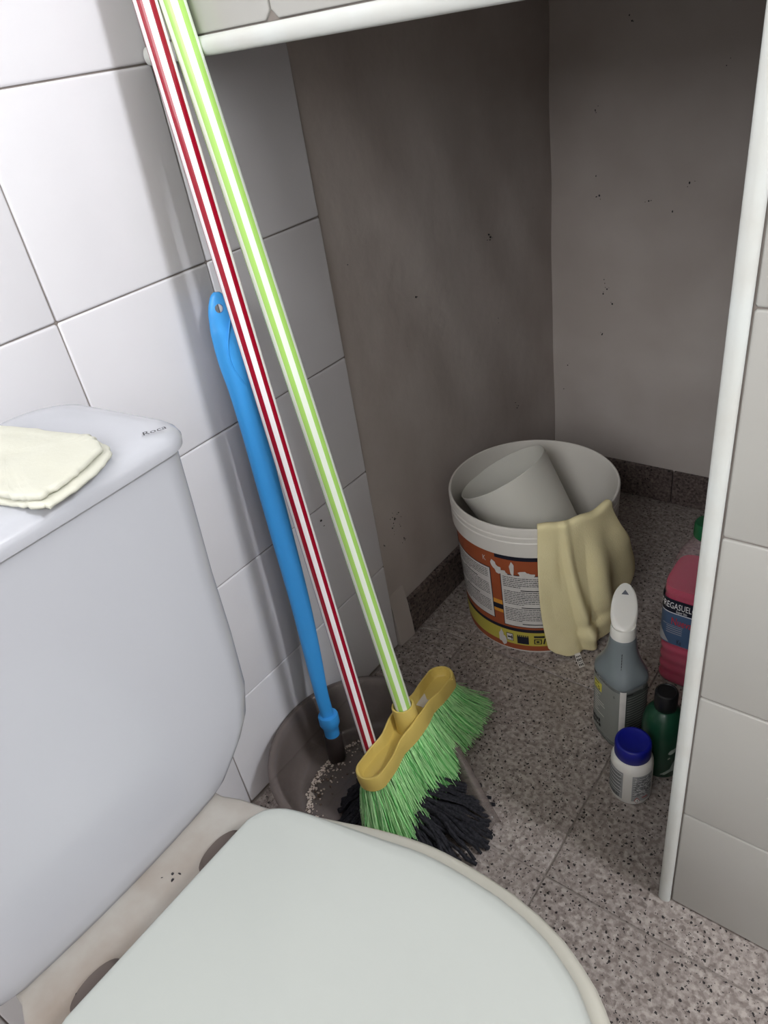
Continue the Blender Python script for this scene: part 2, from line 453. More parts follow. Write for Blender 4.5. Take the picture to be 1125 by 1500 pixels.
# ------------------------------------------------------------------ TOILET
YC = -0.4545
toilet = thing('toilet', 'white close-coupled toilet with closed lid against the tiled left wall', 'toilet', (0.3, YC, 0))
def T(p): return (p[0] - 0.3, p[1] - YC, p[2])
def srect(x0, x1, hw0, hw1, rb, rf, z, n=10, bulge=0.0):
    """plan outline: back x0 half width hw0, front x1 half width hw1, rounded corners, front bulging; returns ring"""
    P = []
    def arc(cx, cy, r, a0, a1):
        for k in range(n + 1):
            a = a0 + (a1 - a0) * k / n
            P.append([cx + r * math.cos(a), cy + r * math.sin(a), z])
    arc(x1 - rf, hw1 - rf, rf, PI / 2, 0)
    m_ = 8
    for k in range(1, m_): P.append([x1, (hw1 - rf) * (1 - 2 * k / m_), z])
    arc(x1 - rf, -hw1 + rf, rf, 0, -PI / 2)
    arc(x0 + rb, -hw0 + rb, rb, -PI / 2, -PI)
    for k in range(1, m_): P.append([x0, -(hw0 - rb) * (1 - 2 * k / m_), z])
    arc(x0 + rb, hw0 - rb, rb, PI, PI / 2)
    for p in P:
        if bulge and p[0] > x1 - rf: p[0] += bulge * (1 - (p[1] / hw1) ** 2)
    return [T((p[0], YC + p[1], p[2])) for p in P]
g = G()
prof = [(0.392, .09, .238, .085, .105), (0.396, .085, .244, .10, .118), (0.405, .08, .247, .118, .134), (0.418, .075, .2475, .140, .151), (0.432, .072, .2475, .158, .167), (0.449, .07, .247, .172, .180),
        (0.477, .068, .246, .182, .1895), (0.54, .066, .245, .187, .1945), (0.61, .065, .243, .190, .198), (0.68, .065, .241, .195, .204), (0.736, .065, .239, .198, .2085)]
g.loft([srect(x0, x1, h0, h1, 0.035, min(0.028, .018 + (z - .39) * .3), z, bulge=0.006) for z, x0, x1, h0, h1 in prof])
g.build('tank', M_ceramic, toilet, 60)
g = G()
lp = [(0.7365, -.003), (0.7375, .0), (0.744, .0008), (0.749, -.001), (0.753, -.005), (0.7555, -.011), (0.757, -.020), (0.7575, -.035)]
g.loft([srect(.060 - e, .243 + e, .203 + e, .2115 + e, .050, .026, z, bulge=0.006) for z, e in lp])
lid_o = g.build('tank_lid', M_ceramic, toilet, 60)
# maker's word printed on the lid
g = G()
put_text(g, lambda u, v, o: T((0.2312 + (u * .46 - v * .89), -0.2790 + (u * .89 + v * .46), 0.7576 + o)), 'Roca', 0.0095, 0, 0, 0.0004, sx=1.0)
o = g.build('printed_mark', M_ink, toilet); o['label'] = 'small grey lettering on tank lid corner'

# bowl: plan outline scaled downwards
HW = [(.313, .095), (.3155, .104), (.319, .111), (.326, .1185), (.336, .1255), (.35, .132), (.384, .1455), (.41, .1555), (.4375, .1635), (.46, .1685), (.483, .1708), (.511, .1712), (.54, .1700), (.568, .1655), (.59, .1590), (.606, .1515), (.6245, .1405), (.6395, .1265), (.66, .1035), (.675, .080), (.686, .053), (.692, .0)]
def seat_ring(z, inset, hwtab=HW, k=0.0, x0=.313, taper=True):
    pts = []
    xs = []
    xe = .692
    n = 46
    for i in range(n + 1):
        t_ = i / n
        x = x0 + (xe - x0) * (1 - math.cos(PI * t_ * 0.5 + 0) if False else t_)
        x = x0 + (xe - x0) * (0.5 - 0.5 * math.cos(PI * t_))
        xs.append(x)
    up = [(x, interp(hwtab, x)) for x in xs]
    ring = up + [(x, -h) for x, h in up[::-1][1:]]
    out = []
    cx = .48
    for x, h in ring:
        f = smoothstep(.30, .44, x) if taper else 1.0
        ins = inset * (0.15 + 0.85 * f)
        d = Vector((x - cx, h)); l = d.length
        d = d * ((l - ins) / l)
        out.append(T((cx + d.x, YC + d.y, z)))
    return out
g = G()
rings = [seat_ring(0.404, 0.012), seat_ring(0.404, 0.002), seat_ring(0.408, 0.0), seat_ring(0.412, 0.001), seat_ring(0.4155, 0.004), seat_ring(0.4165, 0.008), seat_ring(0.4165, 0.02)]
g.loft(rings); g.build('seat', M_seat, toilet, 60)
g = G()
rings = [seat_ring(0.4168, 0.019), seat_ring(0.419, 0.0155), seat_ring(0.423, 0.015), seat_ring(0.4265, 0.017), seat_ring(0.4285, 0.021), seat_ring(0.4292, 0.029), seat_ring(0.4296, 0.06)]
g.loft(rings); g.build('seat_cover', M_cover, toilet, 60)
# ceramic bowl with deck under the hinges
def bowl_ring(z, sx, hws, xb, xe):
    n = 40; out = []
    for i in range(2 * n):
        a = 2 * PI * i / (2 * n)
        ca, sa = math.cos(a), math.sin(a)
        e = 0.55 if ca < 0 else 0.8
        x = (xb + xe) / 2 + (xe - xb) / 2 * math.copysign(abs(ca) ** e, ca)
        y = hws * math.copysign(abs(sa) ** 0.7, sa) * (1.0 - 0.12 * max(0, -ca))
        out.append(T((x, YC + y, z)))
    return out
DK = [(.13, .095), (.15, .103), (.25, .110), (.262, .116), (.30, .125), (.34, .136), (.40, .155), (.46, .165), (.52, .165), (.58, .155), (.62, .138), (.65, .112), (.672, .07), (.68, .0)]
def deck_ring(z, ins, xs0=.115):
    n = 40; up = []
    for i in range(n + 1):
        t_ = i / n; x = xs0 + (.68 - xs0) * (0.5 - 0.5 * math.cos(PI * t_))
        up.append((x, interp([(xs0, .085)] + DK[1:], x)))
    ring = up + [(x, -h) for x, h in up[::-1][1:]]
    return [T((.40 + (x - .40) * (1 - ins), YC + h * (1 - ins * 1.2), z)) for x, h in ring]
g = G()
g.loft([deck_ring(z, i) for z, i in [(0.0, .42), (0.02, .40), (0.08, .44), (0.16, .42), (0.24, .30), (0.30, .17), (0.35, .07), (0.37, .015), (0.382, .0), (0.391, .004), (0.3955, .012), (0.3965, .025), (0.3965, .10)]])
g.build('bowl', M_deck, toilet, 60)
# hinge recesses: raised half-oval plugs, the recess shade painted in as dark colour
for yy in (-0.387, -0.5205):
    g = G()
    n = 14
    ring = [(0.2955 - 0.0115 * math.sin(PI * k / n), yy + 0.0235 * math.cos(PI * k / n)) for k in range(n + 1)]
    ring += [(0.318, yy - 0.0235), (0.318, yy + 0.0235)]
    g.loft([[T((x, y, z)) for x, y in ring] for z in (0.3955, 0.3976)])
    g.loft([[T((0.305 + (x - 0.305) * .8, yy + (y - yy) * .8, z)) for x, y in ring] for z in (0.3976, 0.4035)])
    g.build('hinge', M_dark, toilet)
specks('dirt_specks', [T((.2784, -.4291, .3972)), T((.2738, -.4254, .3972)), T((.2869, -.5335, .3972))], 'z', toilet, M_ink, 0.001, 0.0018)

# folded white cloth on the tank lid
def folded_cloth():
    t_ = thing('cloth', 'folded off-white cloth lying on the toilet tank lid', 'cloth', (0.2, -0.37, 0.768))
    M = mat('white_cloth', rgb(206, 206, 194), 0.9, 0.1, noise=(30, 0.3, rgb(196, 194, 178)), bump=(180, 0.0006))
    # plan outline of the fold, corner by corner
    out = [(.065, -.341), (.106, -.327), (.142, -.318), (.180, -.310), (.211, -.304), (.226, -.3056), (.240, -.3128), (.2505, -.3335), (.2555, -.348), (.2585, -.3637), (.2600, -.3765), (.250, -.3835), (.2397, -.386), (.2207, -.391), (.16, -.408), (.10, -.42), (.07, -.38)]
    def layer(z0, z1, shr, sh, name, seed):
        rr = random.Random(seed)
        P = []
        n = len(out)
        for i in range(n):
            a = Vector(out[i]); b = Vector(out[(i + 1) % n])
            for k in range(4): P.append(a.lerp(b, k / 4) + Vector((rr.gauss(0, .0006), rr.gauss(0, .0006))))
        c = Vector((.17, -.355))
        def ring(s, z, wob):
            return [((c.x + (p.x - c.x) * s + sh - .2), (c.y + (p.y - c.y) * s + sh * .5 + .37), z - .7785 + wob * .45 * math.sin(i * .55 + seed)) for i, p in enumerate(P)]
        g = G()
        rings = [ring(shr * .97, z0, 0), ring(shr, z0 + (z1 - z0) * .3, .0004), ring(shr * 1.002, z0 + (z1 - z0) * .6, .0005), ring(shr * .985, z1 - .0008, .0006), ring(shr * .95, z1, .0007)]
        for s in (.8, .6, .4, .2, .05): rings.append(ring(shr * s, z1 + .0008 * math.sin(s * 7 + seed), .0003 * s))
        g.loft(rings); g.build(name, M, t_, 60)
    layer(.7682, .7735, 1.0, 0.0, 'lower_fold', 3)
    layer(.7737, .7795, .965, -.003, 'upper_fold', 5)
    return t_
folded_cloth()

# ------------------------------------------------------------------ POLES
def striped_pole(name, a, b, r, mats, parent, red_w, phase=0.0, n=72):
    """round pole from a to b (local), six coloured stripes along its length"""
    a, b = Vector(a), Vector(b); t_ = (b - a).normalized()
    view = Vector((0.7, -0.5, 0.3)); side = t_.cross(view).normalized(); fr = side.cross(t_).normalized()
    if fr.dot(view) < 0: fr = -fr
    vs, fs, mi = [], [], []
    for q in (a, b):
        for j in range(n):
            an = 2 * PI * j / n
            vs.append(q + (fr * math.cos(an) + side * math.sin(an)) * r)
    for j in range(n):
        k = (j + 1) % n
        fs.append((j, k, n + k, n + j))
        deg = (360 * (j + .5) / n + phase) % 60 - 30
        mi.append(1 if abs(deg) < red_w / 2 else 0)
    fs.append(tuple(range(n))[::-1]); fs.append(tuple(range(n, 2 * n))); mi += [0, 0]
    o = mobj(name, vs, fs, mats, parent, midx=mi); shade(o, 40); return o
M_pw = mat('pole_white', rgb(238, 234, 236), 0.22, coat=0.4)
M_pr = mat('pole_red', rgb(150, 10, 38), 0.22, coat=0.4)
M_pgw = mat('pole_white_green', rgb(232, 240, 226), 0.25, coat=0.3)
M_pg = mat('pole_green', rgb(168, 214, 108), 0.25, coat=0.3)

# ---- mop
mop = thing('mop', 'black string mop with red and white striped pole leaning on the wall', 'mop', (0.1884, -0.0857, 0))
rb = Vector((0.1884, -0.0857, 0.05)); rt = Vector((0.062, -0.0336, 1.0432))
rd = (rt - rb)
top = rb + rd * 1.36
mo = Vector(mop.location)
pole_o = striped_pole('pole', rb - mo + rd * 0.02, top - mo, 0.0112, [M_pw, M_pr], mop, 32)
g = G(); e = top - mo; du = rd.normalized()
g.tube([e - du * .002, e + du * .03, e + du * .045, e + du * .05], [.0118, .0118, .010, .005], 20); g.build('end_cap', M_black, mop, 40)
M_mop = mat('mop_yarn', rgb(34, 34, 38), 0.95, 0.1, noise=(300, 0.8, rgb(60, 60, 66)), bump=(900, 0.0015))
g = G(); b0 = rb - mo
g.tube([b0 - du * .022, b0 - du * .01, b0 + du * .02, b0 + du * .045], [.026, .022, .016, .0145], 24); g.build('socket', M_black, mop, 40)
g = G(); rnd = random.Random(4)
NS = 330
for i in range(NS):
    a = 2 * PI * (i * 0.61803 % 1.0)
    # reach of the strands, longest towards the room
    ex_ = 0.150 if math.cos(a) > 0 else 0.066
    ey_ = 0.082
    reach = 1 / math.sqrt((math.cos(a) / ex_) ** 2 + (math.sin(a) / ey_) ** 2)
    if math.cos(a) > 0: reach += .028 * abs(math.sin(2 * a))
    reach *= rnd.choice((rnd.uniform(0.9, 1.0), rnd.uniform(0.5, 1.0)))
    lift = rnd.uniform(0.012, 0.075)
    d = Vector((math.cos(a), math.sin(a), 0)); sd = Vector((-d.y, d.x, 0))
    h0 = Vector((0.012, 0.0, 0)) + d * .01
    pts, rad = [], []
    K = 9; ph = rnd.uniform(0, 6); bend = rnd.uniform(-.25, .25)
    for k in range(K + 1):
        s = k / K
        z = (0.028 + lift * .28) * (1 - s ** 1.8) + 0.014 * math.sin(PI * min(1, s * 1.15)) * (lift / .06) * (1 - s) + 0.006
        p = h0 + d * reach * s ** 0.85 + sd * (reach * bend * s * s + .0025 * math.sin(ph + s * 14)) + Vector((0, 0, max(.0080, z)))
        pts.append(p); rad.append(.0029 + .0006 * math.sin(ph + s * 40))
    g.tube(pts, rad, 5)
o = g.build('strands', M_mop, mop, 70); o['kind'] = 'stuff'

# ---- broom
broom = thing('broom', 'broom with yellow head, green bristles and green and white striped pole', 'broom', (0.205, -0.0165, 0))
bo = Vector(broom.location)
pb = Vector((0.2011, -0.0214, 0.17)); pt = Vector((0.0760, -0.0144, 1.0400))
pd = (pt - pb); pu = pd.normalized()
striped_pole('pole', pb - pu * .02 - bo, pb + pd * 1.33 - bo, 0.0124, [M_pgw, M_pg], broom, 30)
g = G(); e = pb + pd * 1.33 - bo
g.tube([e - pu * .002, e + pu * .03, e + pu * .045, e + pu * .05], [.013, .013, .011, .005], 20); g.build('end_cap', M_pg, broom, 40)
M_yel = mat('mustard_plastic', rgb(204, 180, 98), 0.4, sss=0.05)
# local frame of the head: along = +y slightly turned, up = pole direction
up = pu; al = Vector((-0.075, 0.995, 0.035)); al = (al - up * al.dot(up)).normalized(); ac = al.cross(up).normalized()   # ac points to +x
if ac.x < 0: ac = -ac
HC = pb - pu * 0.050     # centre of head underside
def H(a, c, u): return HC + al * a + ac * c + up * u - bo
HL = 0.118
def halfw(s):  # half width of the head along its length (s -1..1)
    end = math.sqrt(max(0, 1 - max(0, (abs(s) - .83) / .17) ** 2))
    return (0.0225 - 0.0045 * math.exp(-((abs(s) - .36) / .16) ** 2)) * end
def hring(u, ins, n=44, dz=None):
    up_ = []
    for i in range(n + 1):
        s = -math.cos(PI * i / n)
        up_.append((s * (HL - ins), max(0.0002, halfw(s) - ins * min(1, halfw(s) / .01))))
    ring = up_ + [(a, -w_) for a, w_ in up_[::-1][1:-1]]
    return [H(a, w_, u + (dz(a, w_) if dz else 0)) for a, w_ in ring]
rise = lambda a, c: 0.009 * math.exp(-(a / .045) ** 2)
g = G()
g.loft([hring(0.0, .002), hring(.001, 0.0), hring(.012, -.0005), hring(.022, 0.0, dz=rise), hring(.0245, .0008, dz=rise), hring(.025, .0022, dz=rise), hring(.0242, .0034, dz=rise), hring(.012, .0042), hring(.009, .006), hring(.009, .014)])
g.build('head', M_yel, broom, 50)
g = G()
def sring(u, r, n=32): return [H(-.0 + r * math.cos(2 * PI * j / n), r * math.sin(2 * PI * j / n), u) for j in range(n)]
g.loft([sring(.008, .0195), sring(.03, .0178), sring(.050, .0172), sring(.052, .0165), sring(.052, .0140), sring(.046, .0130)])
g.build('socket', M_yel, broom, 40)
# brand sticker remains: a white torn arrow-shaped label in the far end of the dish
g = G()
pts = [(.040, -.013), (.066, -.013), (.055, -.001), (.068, .012), (.043, .0125), (.039, .004)]
g.loft([[H(a, c, .0093) for a, c in pts], [H(a, c, .0099) for a, c in pts]])
o = g.build('sticker', mat('torn_sticker', rgb(205, 200, 192), 0.7), broom); o['label'] = 'torn white sticker in the head'
# bristles
M_br = mat('bristle_green', rgb(200, 248, 184), 0.5, noise=(160, 0.6, rgb(176, 238, 164)))
M_br2 = mat('bristle_green_deep', rgb(132, 218, 130), 0.5, noise=(160, 0.6, rgb(90, 188, 98)))
g = G(); rnd = random.Random(9)
NTF = 34
tufts = [(i, j) for i in range(NTF) for j in range(5)]
for (i, j) in tufts:
    s = -1 + 2 * (i + .5) / NTF
    w_ = halfw(s) * .86
    c0 = (-1 + 2 * j / 4) * w_
    a0 = s * (HL - .006)
    for k in range(30):
        a = a0 + rnd.gauss(0, .0018); c = c0 + rnd.gauss(0, .0012)
        fan = (0.030 + 0.010 * smoothstep(-.2, 1, s)) * s * abs(s) ** .3 + rnd.gauss(0, .0045)
        spread = c * (.75) + rnd.gauss(0, .004)
        ln = 0.097 + rnd.uniform(-.006, .004) - .010 * abs(s) + .009 * math.exp(-((s + .25) / .35) ** 2)
        fan += 0.006 + 0.003 * smoothstep(0.1, 1, s)
        cur = rnd.gauss(0, .004)
        P = []
        for q in range(4):
            u = q / 3
            v = HC - bo + al * (a + fan * (u ** 1.25) + cur * u * (1 - u)) + ac * (c + spread * u + .012 * u * u + cur * u * (1 - u)) - up * (ln * u * math.sqrt(max(.3, 1 - (fan / ln) ** 2 * .6)) - .003)
            if v.z + bo.z < 0.006: v.z = .006 - bo.z
            P.append(v)
        mi = 1 if rnd.random() < .25 else 0
        g.tube(P, [.00062, .00062, .00058, .0004], 3, mi, caps=False)
o = mobj('bristles', g.v, g.f, [M_br, M_br2], broom, smooth=True, midx=g.m); o['kind'] = 'stuff'

# ------------------------------------------------------------------ DUSTPAN with long blue handle
pan = thing('dustpan', 'translucent grey dustpan on the floor with long blue handle', 'dustpan', (0.12, -0.07, 0))
po = Vector(pan.location)
M_pan = see_through('smoky_plastic', rgb(140, 130, 126), (0.72, 0.67, 0.65, 1), 0.50, 0.25)
PCx, PCy, PR = 0.144, -0.070, 0.137
ax = Vector((0.955, -0.296, 0)); pp = Vector((0.296, 0.955, 0))
path = []
for k in range(10): path.append((0.19 * (1 - k / 9), 1, None))
U = []
for k in range(12): U.append((Vector((PCx, PCy, 0)) + ax * 0.185 * (1 - k / 12) + pp * PR * (1 - 0.26 * (1 - k / 12)), pp, 0.185 * (1 - k / 12)))
for k in range(37):
    a = PI / 2 + PI * k / 36
    n_ = ax * math.cos(a) + pp * math.sin(a)
    U.append((Vector((PCx, PCy, 0)) + n_ * PR, n_, PR * math.cos(a)))
for k in range(1, 13): U.append((Vector((PCx, PCy, 0)) + ax * 0.185 * (k / 12) - pp * PR * (1 - 0.16 * (k / 12)), -pp, 0.185 * (k / 12)))
rings = []
for p, n_, tpos in U:
    h = 0.088 * (1 - smoothstep(-.06, .20, tpos)) ** 0.8 + 0.004
    cen = Vector((PCx, PCy, 0)) + ax * max(-0.02, min(tpos, .185)) * 1.0
    base = p - n_ * 0.024
    base_c = cen
    col = []
    for s in (0.0, .35, .7, .93): col.append(base_c.lerp(base, s) + Vector((0, 0, .0035)))
    col.append(base + Vector((0, 0, .0045)))
    col.append(base + n_ * .005 + Vector((0, 0, .004 + h * .08)))
    col.append(base + n_ * .011 + Vector((0, 0, .004 + h * .35)))
    col.append(base + n_ * .018 + Vector((0, 0, .004 + h * .80)))
    col.append(base + n_ * .0205 + Vector((0, 0, .004 + h * .97)))
    col.append(base + n_ * .024 + Vector((0, 0, .004 + h)))
    col.append(base + n_ * .030 + Vector((0, 0, .003 + h * .99)))
    col.append(base + n_ * .032 + Vector((0, 0, .003 + max(0, h * .97 - .006))))
    rings.append([v - po for v in col])
g = G()
g.loft(rings, False, False, closed=False)
o = g.build('pan', M_pan, pan, 60)
md = o.modifiers.new('thickness', 'SOLIDIFY'); md.thickness = 0.0018; md.offset = 0
# blue handle
M_blue = mat('blue_plastic', rgb(66, 164, 240), 0.38, coat=0.1, sss=0.05)
HP = [(.030, -.0180, .7700), (.0302, -.0190, .7647), (.031, -.0212, .750), (.032, -.0232, .733), (.033, -.0244, .722), (.0345, -.0262, .690), (.036, -.0268, .6534), (.038, -.0270, .60), (.040, -.0275, .5476), (.044, -.0308, .4414), (.048, -.0345, .3207), (.052, -.0415, .2181), (.056, -.0480, .1522), (.058, -.0498, .114), (.060, -.0503, .080)]
HWD = [.0035, .0085, .0135, .0155, .0165, .0165, .0145, .0145, .0155, .0155, .0145, .0130, .0110, .0105, .0105]
HTH = [.003, .005, .006, .0065, .007, .008, .0085, .008, .0075, .0075, .008, .0085, .009, .0100, .0105]
def ribbon(P, Wd, Th, n=20, ex=.75, sc=1.0, off=0.0):
    P = [Vector(p) for p in P]; rings = []
    for i, p in enumerate(P):
        t_ = (P[min(i + 1, len(P) - 1)] - P[max(i - 1, 0)]).normalized()
        nv = Vector((.82, -.50, .25)); nv = (nv - t_ * nv.dot(t_)).normalized(); wv = t_.cross(nv)
        rings.append([p + nv * off + wv * Wd[i] * sc * math.copysign(abs(math.cos(2 * PI * j / n)) ** ex, math.cos(2 * PI * j / n)) + nv * Th[i] * math.copysign(abs(math.sin(2 * PI * j / n)) ** ex, math.sin(2 * PI * j / n)) - po for j in range(n)])
    return rings
def densify(tab, P, k=4):
    out = []; n = len(P)
    def cr(a, b, c, d, t): return 0.5 * ((2 * b) + (c - a) * t + (2 * a - 5 * b + 4 * c - d) * t * t + (3 * b - a - 3 * c + d) * t ** 3)
    for i in range(n - 1):
        a, b, c, d = tab[max(0, i - 1)], tab[i], tab[i + 1], tab[min(n - 1, i + 2)]
        for q in range(k):
            t = q / k
            out.append(tuple(cr(*[x[m_] for x in (a, b, c, d)], t) for m_ in range(len(b))) if isinstance(b, tuple) else cr(a, b, c, d, t))
    out.append(tab[-1]); return out
P2 = densify(HP, HP); W2 = densify(HWD, HP); T2 = densify(HTH, HP)
g = G(); g.loft(ribbon(P2, W2, T2)); hd = g.build('handle', M_blue, pan, 55)
# hanging hole
hc = Vector((.0305, -.0215, .7520)) - po; nv = Vector((.82, -.50, .25)).normalized()
g = G(); g.tube([hc - nv * .03, hc + nv * .03], .0050, 20); ctr = g.build('cutter', M_blue)
ctr.parent = pan; bpy.context.view_layer.update()
cut(hd, ctr)
# groove of the thumb rest: a raised oval line on the grip
g = G()
gp = []
for k in range(15):
    s = k / 14; z = .742 - .085 * s
    c_ = Vector(interp([(-.9, 0)], 0) and (0, 0, 0)) if False else None
    ctrp = Vector((interp([(.65, .036), (.77, .030)], z), interp([(.6534, -.0268), (.69, -.0262), (.722, -.0244), (.75, -.0212), (.77, -.018)], z), z))
    t_ = Vector((-.03, .06, 1)).normalized(); nn = (nv - t_ * nv.dot(t_)).normalized(); wv = t_.cross(nn)
    lat = -.004 + .009 * math.sin(PI * (s * 1.2 - .2)) - .004 * s
    gp.append(ctrp + nn * .0082 + wv * (-lat) - po)
g.tube(gp, [.0003] + [.0011] * 13 + [.0003], 6)
g.build('grip_ridge', M_blue, hd, 60)
g = G()
def cyl_between(g, a, b, prof, n=28):
    a, b = Vector(a) - po, Vector(b) - po
    g.tube([a.lerp(b, t) for t, r in prof], [r for t, r in prof], n)
cyl_between(g, (.060, -.0500, .098), (.0630, -.0545, .050), [(0, .0112), (.02, .0155), (.08, .0165), (.38, .0165), (.50, .0140), (.6, .0125), (1.0, .0120)])
g.build('collar', M_blue, pan, 40)
M_sock = mat('smoky_socket', rgb(52, 44, 42), 0.35)
g = G(); cyl_between(g, (.0622, -.0535, .054), (.067, -.060, .0055), [(0, .0135), (.05, .0150), (1.0, .0150)]); g.build('socket', M_sock, pan, 40)

# crumbs lying in the pan
g = G(); rnd = random.Random(12)
arc = [(.0770, -.0155), (.0640, -.040), (.0600, -.060), (.0580, -.085), (.0600, -.108), (.070, -.134), (.090, -.160)]
def crumb(x, y, r):
    bm = bmesh.new(); bmesh.ops.create_icosphere(bm, subdivisions=1, radius=r)
    for v in bm.verts: v.co *= rnd.uniform(.6, 1.25)
    bmesh.ops.scale(bm, vec=(rnd.uniform(.8, 1.8), rnd.uniform(.8, 1.3), .7), verts=bm.verts)
    bm.transform(Matrix.Rotation(rnd.uniform(0, 6), 4, 'Z')); bm.verts.index_update()
    g.add([(v.co.x + x, v.co.y + y, v.co.z + .0048 + r * .6) for v in bm.verts], [[v.index for v in f.verts] for f in bm.faces], rnd.choice((0, 0, 0, 1))); bm.free()
for k in range(600):
    t_ = rnd.random() ** 0.8 * (len(arc) - 1.001); i = int(t_); f = t_ - i
    x = arc[i][0] * (1 - f) + arc[i + 1][0] * f; y = arc[i][1] * (1 - f) + arc[i + 1][1] * f
    far = abs(rnd.gauss(0, 1)) * (.0035 if k < 420 else .022)
    crumb(x + far, y + rnd.gauss(0, .003) - far * .5, rnd.uniform(.0006, .0017) if k < 560 else rnd.uniform(.0016, .0026))
o = mobj('crumbs', g.v, g.f, [mat('pale_grit', rgb(205, 192, 182), 0.9), mat('brown_grit', rgb(96, 80, 70), 0.9)], midx=g.m)
tag(o, 'pale crumbs and grit swept into an arc in the dustpan', 'dirt', kind='stuff')

# ------------------------------------------------------------------ BUCKET
BX, BY, BH = 0.1788, 0.432, 0.2918
bk = thing('bucket', 'white plastic tub with orange printed label and cloth over its rim', 'bucket', (BX, BY, 0))
M_bk = mat('white_tub_plastic', rgb(222, 218, 212), 0.38, noise=(10, 0.3, rgb(205, 200, 190)))
RB, RT = 0.1335, 0.1425
def body_r(z): return RB + (RT - RB) * z / 0.235
g = G()
out = [(0.128, 0.0), (RB - .001, .0008), (RB, .004), (body_r(.10), .10), (body_r(.18), .18), (body_r(.232), .232), (.1465, .2325), (.1478, .234), (.1483, .262), (.1468, .2635), (.1468, .266), (.1488, .2672), (.1490, .273), (.1470, .2745), (.1470, .2768), (.1492, .278), (.1493, .289), (.1485, .2915), (.1468, .2925), (.1448, .2915), (.1440, .288), (.1425, .26), (.138, .12), (.131, .008), (.125, .004)]
g.lathe(out, 96); g.build('tub', M_bk, bk, 35)
cylp = lambda u, v, off: ((body_r(v) + off) * math.cos(math.radians(u)), (body_r(v) + off) * math.sin(math.radians(u)), v)
M_or = mat('label_orange', rgb(164, 84, 50), 0.5, noise=(20, 0.5, rgb(148, 72, 42)))
M_lw = mat('label_white', rgb(216, 212, 208), 0.55, noise=(60, 0.4, rgb(190, 186, 182)))
M_ye = mat('label_yellow', rgb(192, 180, 78), 0.5)
M_nv = mat('label_navy', rgb(26, 28, 44), 0.5)
M_lo = mat('label_light_orange', rgb(216, 150, 58), 0.5)
g = G(); patch(g, cylp, -220, 20, .0055, .231, .0004, 96, 2)
lab = g.build('label', M_or, bk); lab['label'] = 'orange printed paper label around the tub'
g = G()
MI = [M_lw, M_ye, M_nv, M_lo, M_ink]
patch(g, cylp, -90, 20, .2215, .231, .0007, 60, 1, 2)                # navy line under the collar
patch(g, cylp, -220, 20, .0185, .0520, .0007, 90, 1, 1)              # yellow band
patch(g, cylp, -220, 20, .0525, .0600, .0008, 90, 1, 2)
patch(g, cylp, -96, -84, .112, .122, .0007, 6, 1, 3); patch(g, cylp, -96, -84, .100, .112, .0008, 6, 1, 2); patch(g, cylp, -96, -84, .092, .100, .0007, 6, 1, 3)
# text panels with a dark keyline
for (u0, u1, v0, v1) in ((-137, -95.2, .074, .192), (-86.3, -40, .0665, .188), (-180, -141, .074, .192)):
    patch(g, cylp, u0 - .6, u1 + .6, v0 - .0015, v1 + .0015, .0009, 24, 1, 2)
    patch(g, cylp, u0, u1, v0, v1, .0012, 24, 1, 0)
rnd = random.Random(21)
def para(u0, u1, v0, v1, off, fn, mi=4, lh=.0042, th=.0017, heads=True, sc=1.0):
    v = v1 - .006
    k = 0
    while v > v0 + .004:
        if heads and k % 9 == 6:
            c_ = (u0 + u1) / 2; patch(g, fn, c_ - (u1 - u0) * .2, c_ + (u1 - u0) * .2, v, v + th * 1.25, off, 4, 1, mi)
        else:
            u = u0 + (u1 - u0) * .03; end = u1 - (u1 - u0) * (.04 if k % 9 != 5 else rnd.uniform(.3, .7))
            while u < end:
                wl_ = rnd.uniform(1.0, 3.4) * sc
                e_ = min(end, u + wl_)
                patch(g, fn, u, e_, v, v + th * rnd.uniform(.75, 1), off, 1, 1, mi)
                u = e_ + .35 * sc
        v -= lh * (1.7 if k % 9 == 5 else 1); k += 1
para(-137, -95.2, .074, .192, .0015, cylp); para(-86.3, -40, .0665, .188, .0015, cylp)
# worn patches scraped off the print above the panel
for (uc, vc, w_, h_, rot) in ((-91, .2045, 2.6, .013, .5), (-88, .196, 3.2, .010, .5), (-84, .190, 3, .007, 0), (-77.5, .203, 1.9, .016, 0), (-70, .194, 3.5, .007, 0), (-66, .191, 4.5, .006, 0), (-90.5, .033, 2.2, .017, -.2), (-88.5, .022, 2.4, .013, 0)):
    n = 11
    ring = []
    for k in range(n):
        a = 2 * PI * k / n; q = rnd.uniform(.7, 1.1)
        du_, dv_ = w_ * q * math.cos(a), h_ * q * math.sin(a)
        ring.append(cylp(uc + du_ + rot * dv_ * -200, vc + dv_, .0020))
    g.add([cylp(uc, vc, .0020)] + ring, [(0, 1 + k, 1 + (k + 1) % n) for k in range(n)], 0)
# pictograms on the yellow band
patch(g, cylp, -86, -80.5, .0255, .0445, .0011, 4, 1, 4); patch(g, cylp, -85.6, -80.9, .0268, .0432, .0014, 4, 1, 0)
patch(g, cylp, -85, -82.5, .033, .037, .0017, 2, 1, 4); patch(g, cylp, -82, -81.4, .029, .040, .0017, 1, 1, 4); patch(g, cylp, -82.6, -81, .0335, .0365, .0017, 1, 1, 4)
patch(g, cylp, -77.5, -68.5, .022, .0405, .0011, 4, 1, 2)
for k in range(6): patch(g, cylp, -77.3 + k * 1.55, -76.5 + k * 1.55, .0405, .0445, .0011, 1, 1, 2)
patch(g, cylp, -64.5, -56.5, .040, .045, .0011, 3, 1, 4); patch(g, cylp, -64.5, -58.6, .024, .037, .0011, 3, 1, 4); patch(g, cylp, -63.6, -59.5, .026, .035, .0014, 3, 1, 1); patch(g, cylp, -62.8, -60.4, .028, .033, .0016, 2, 1, 4)
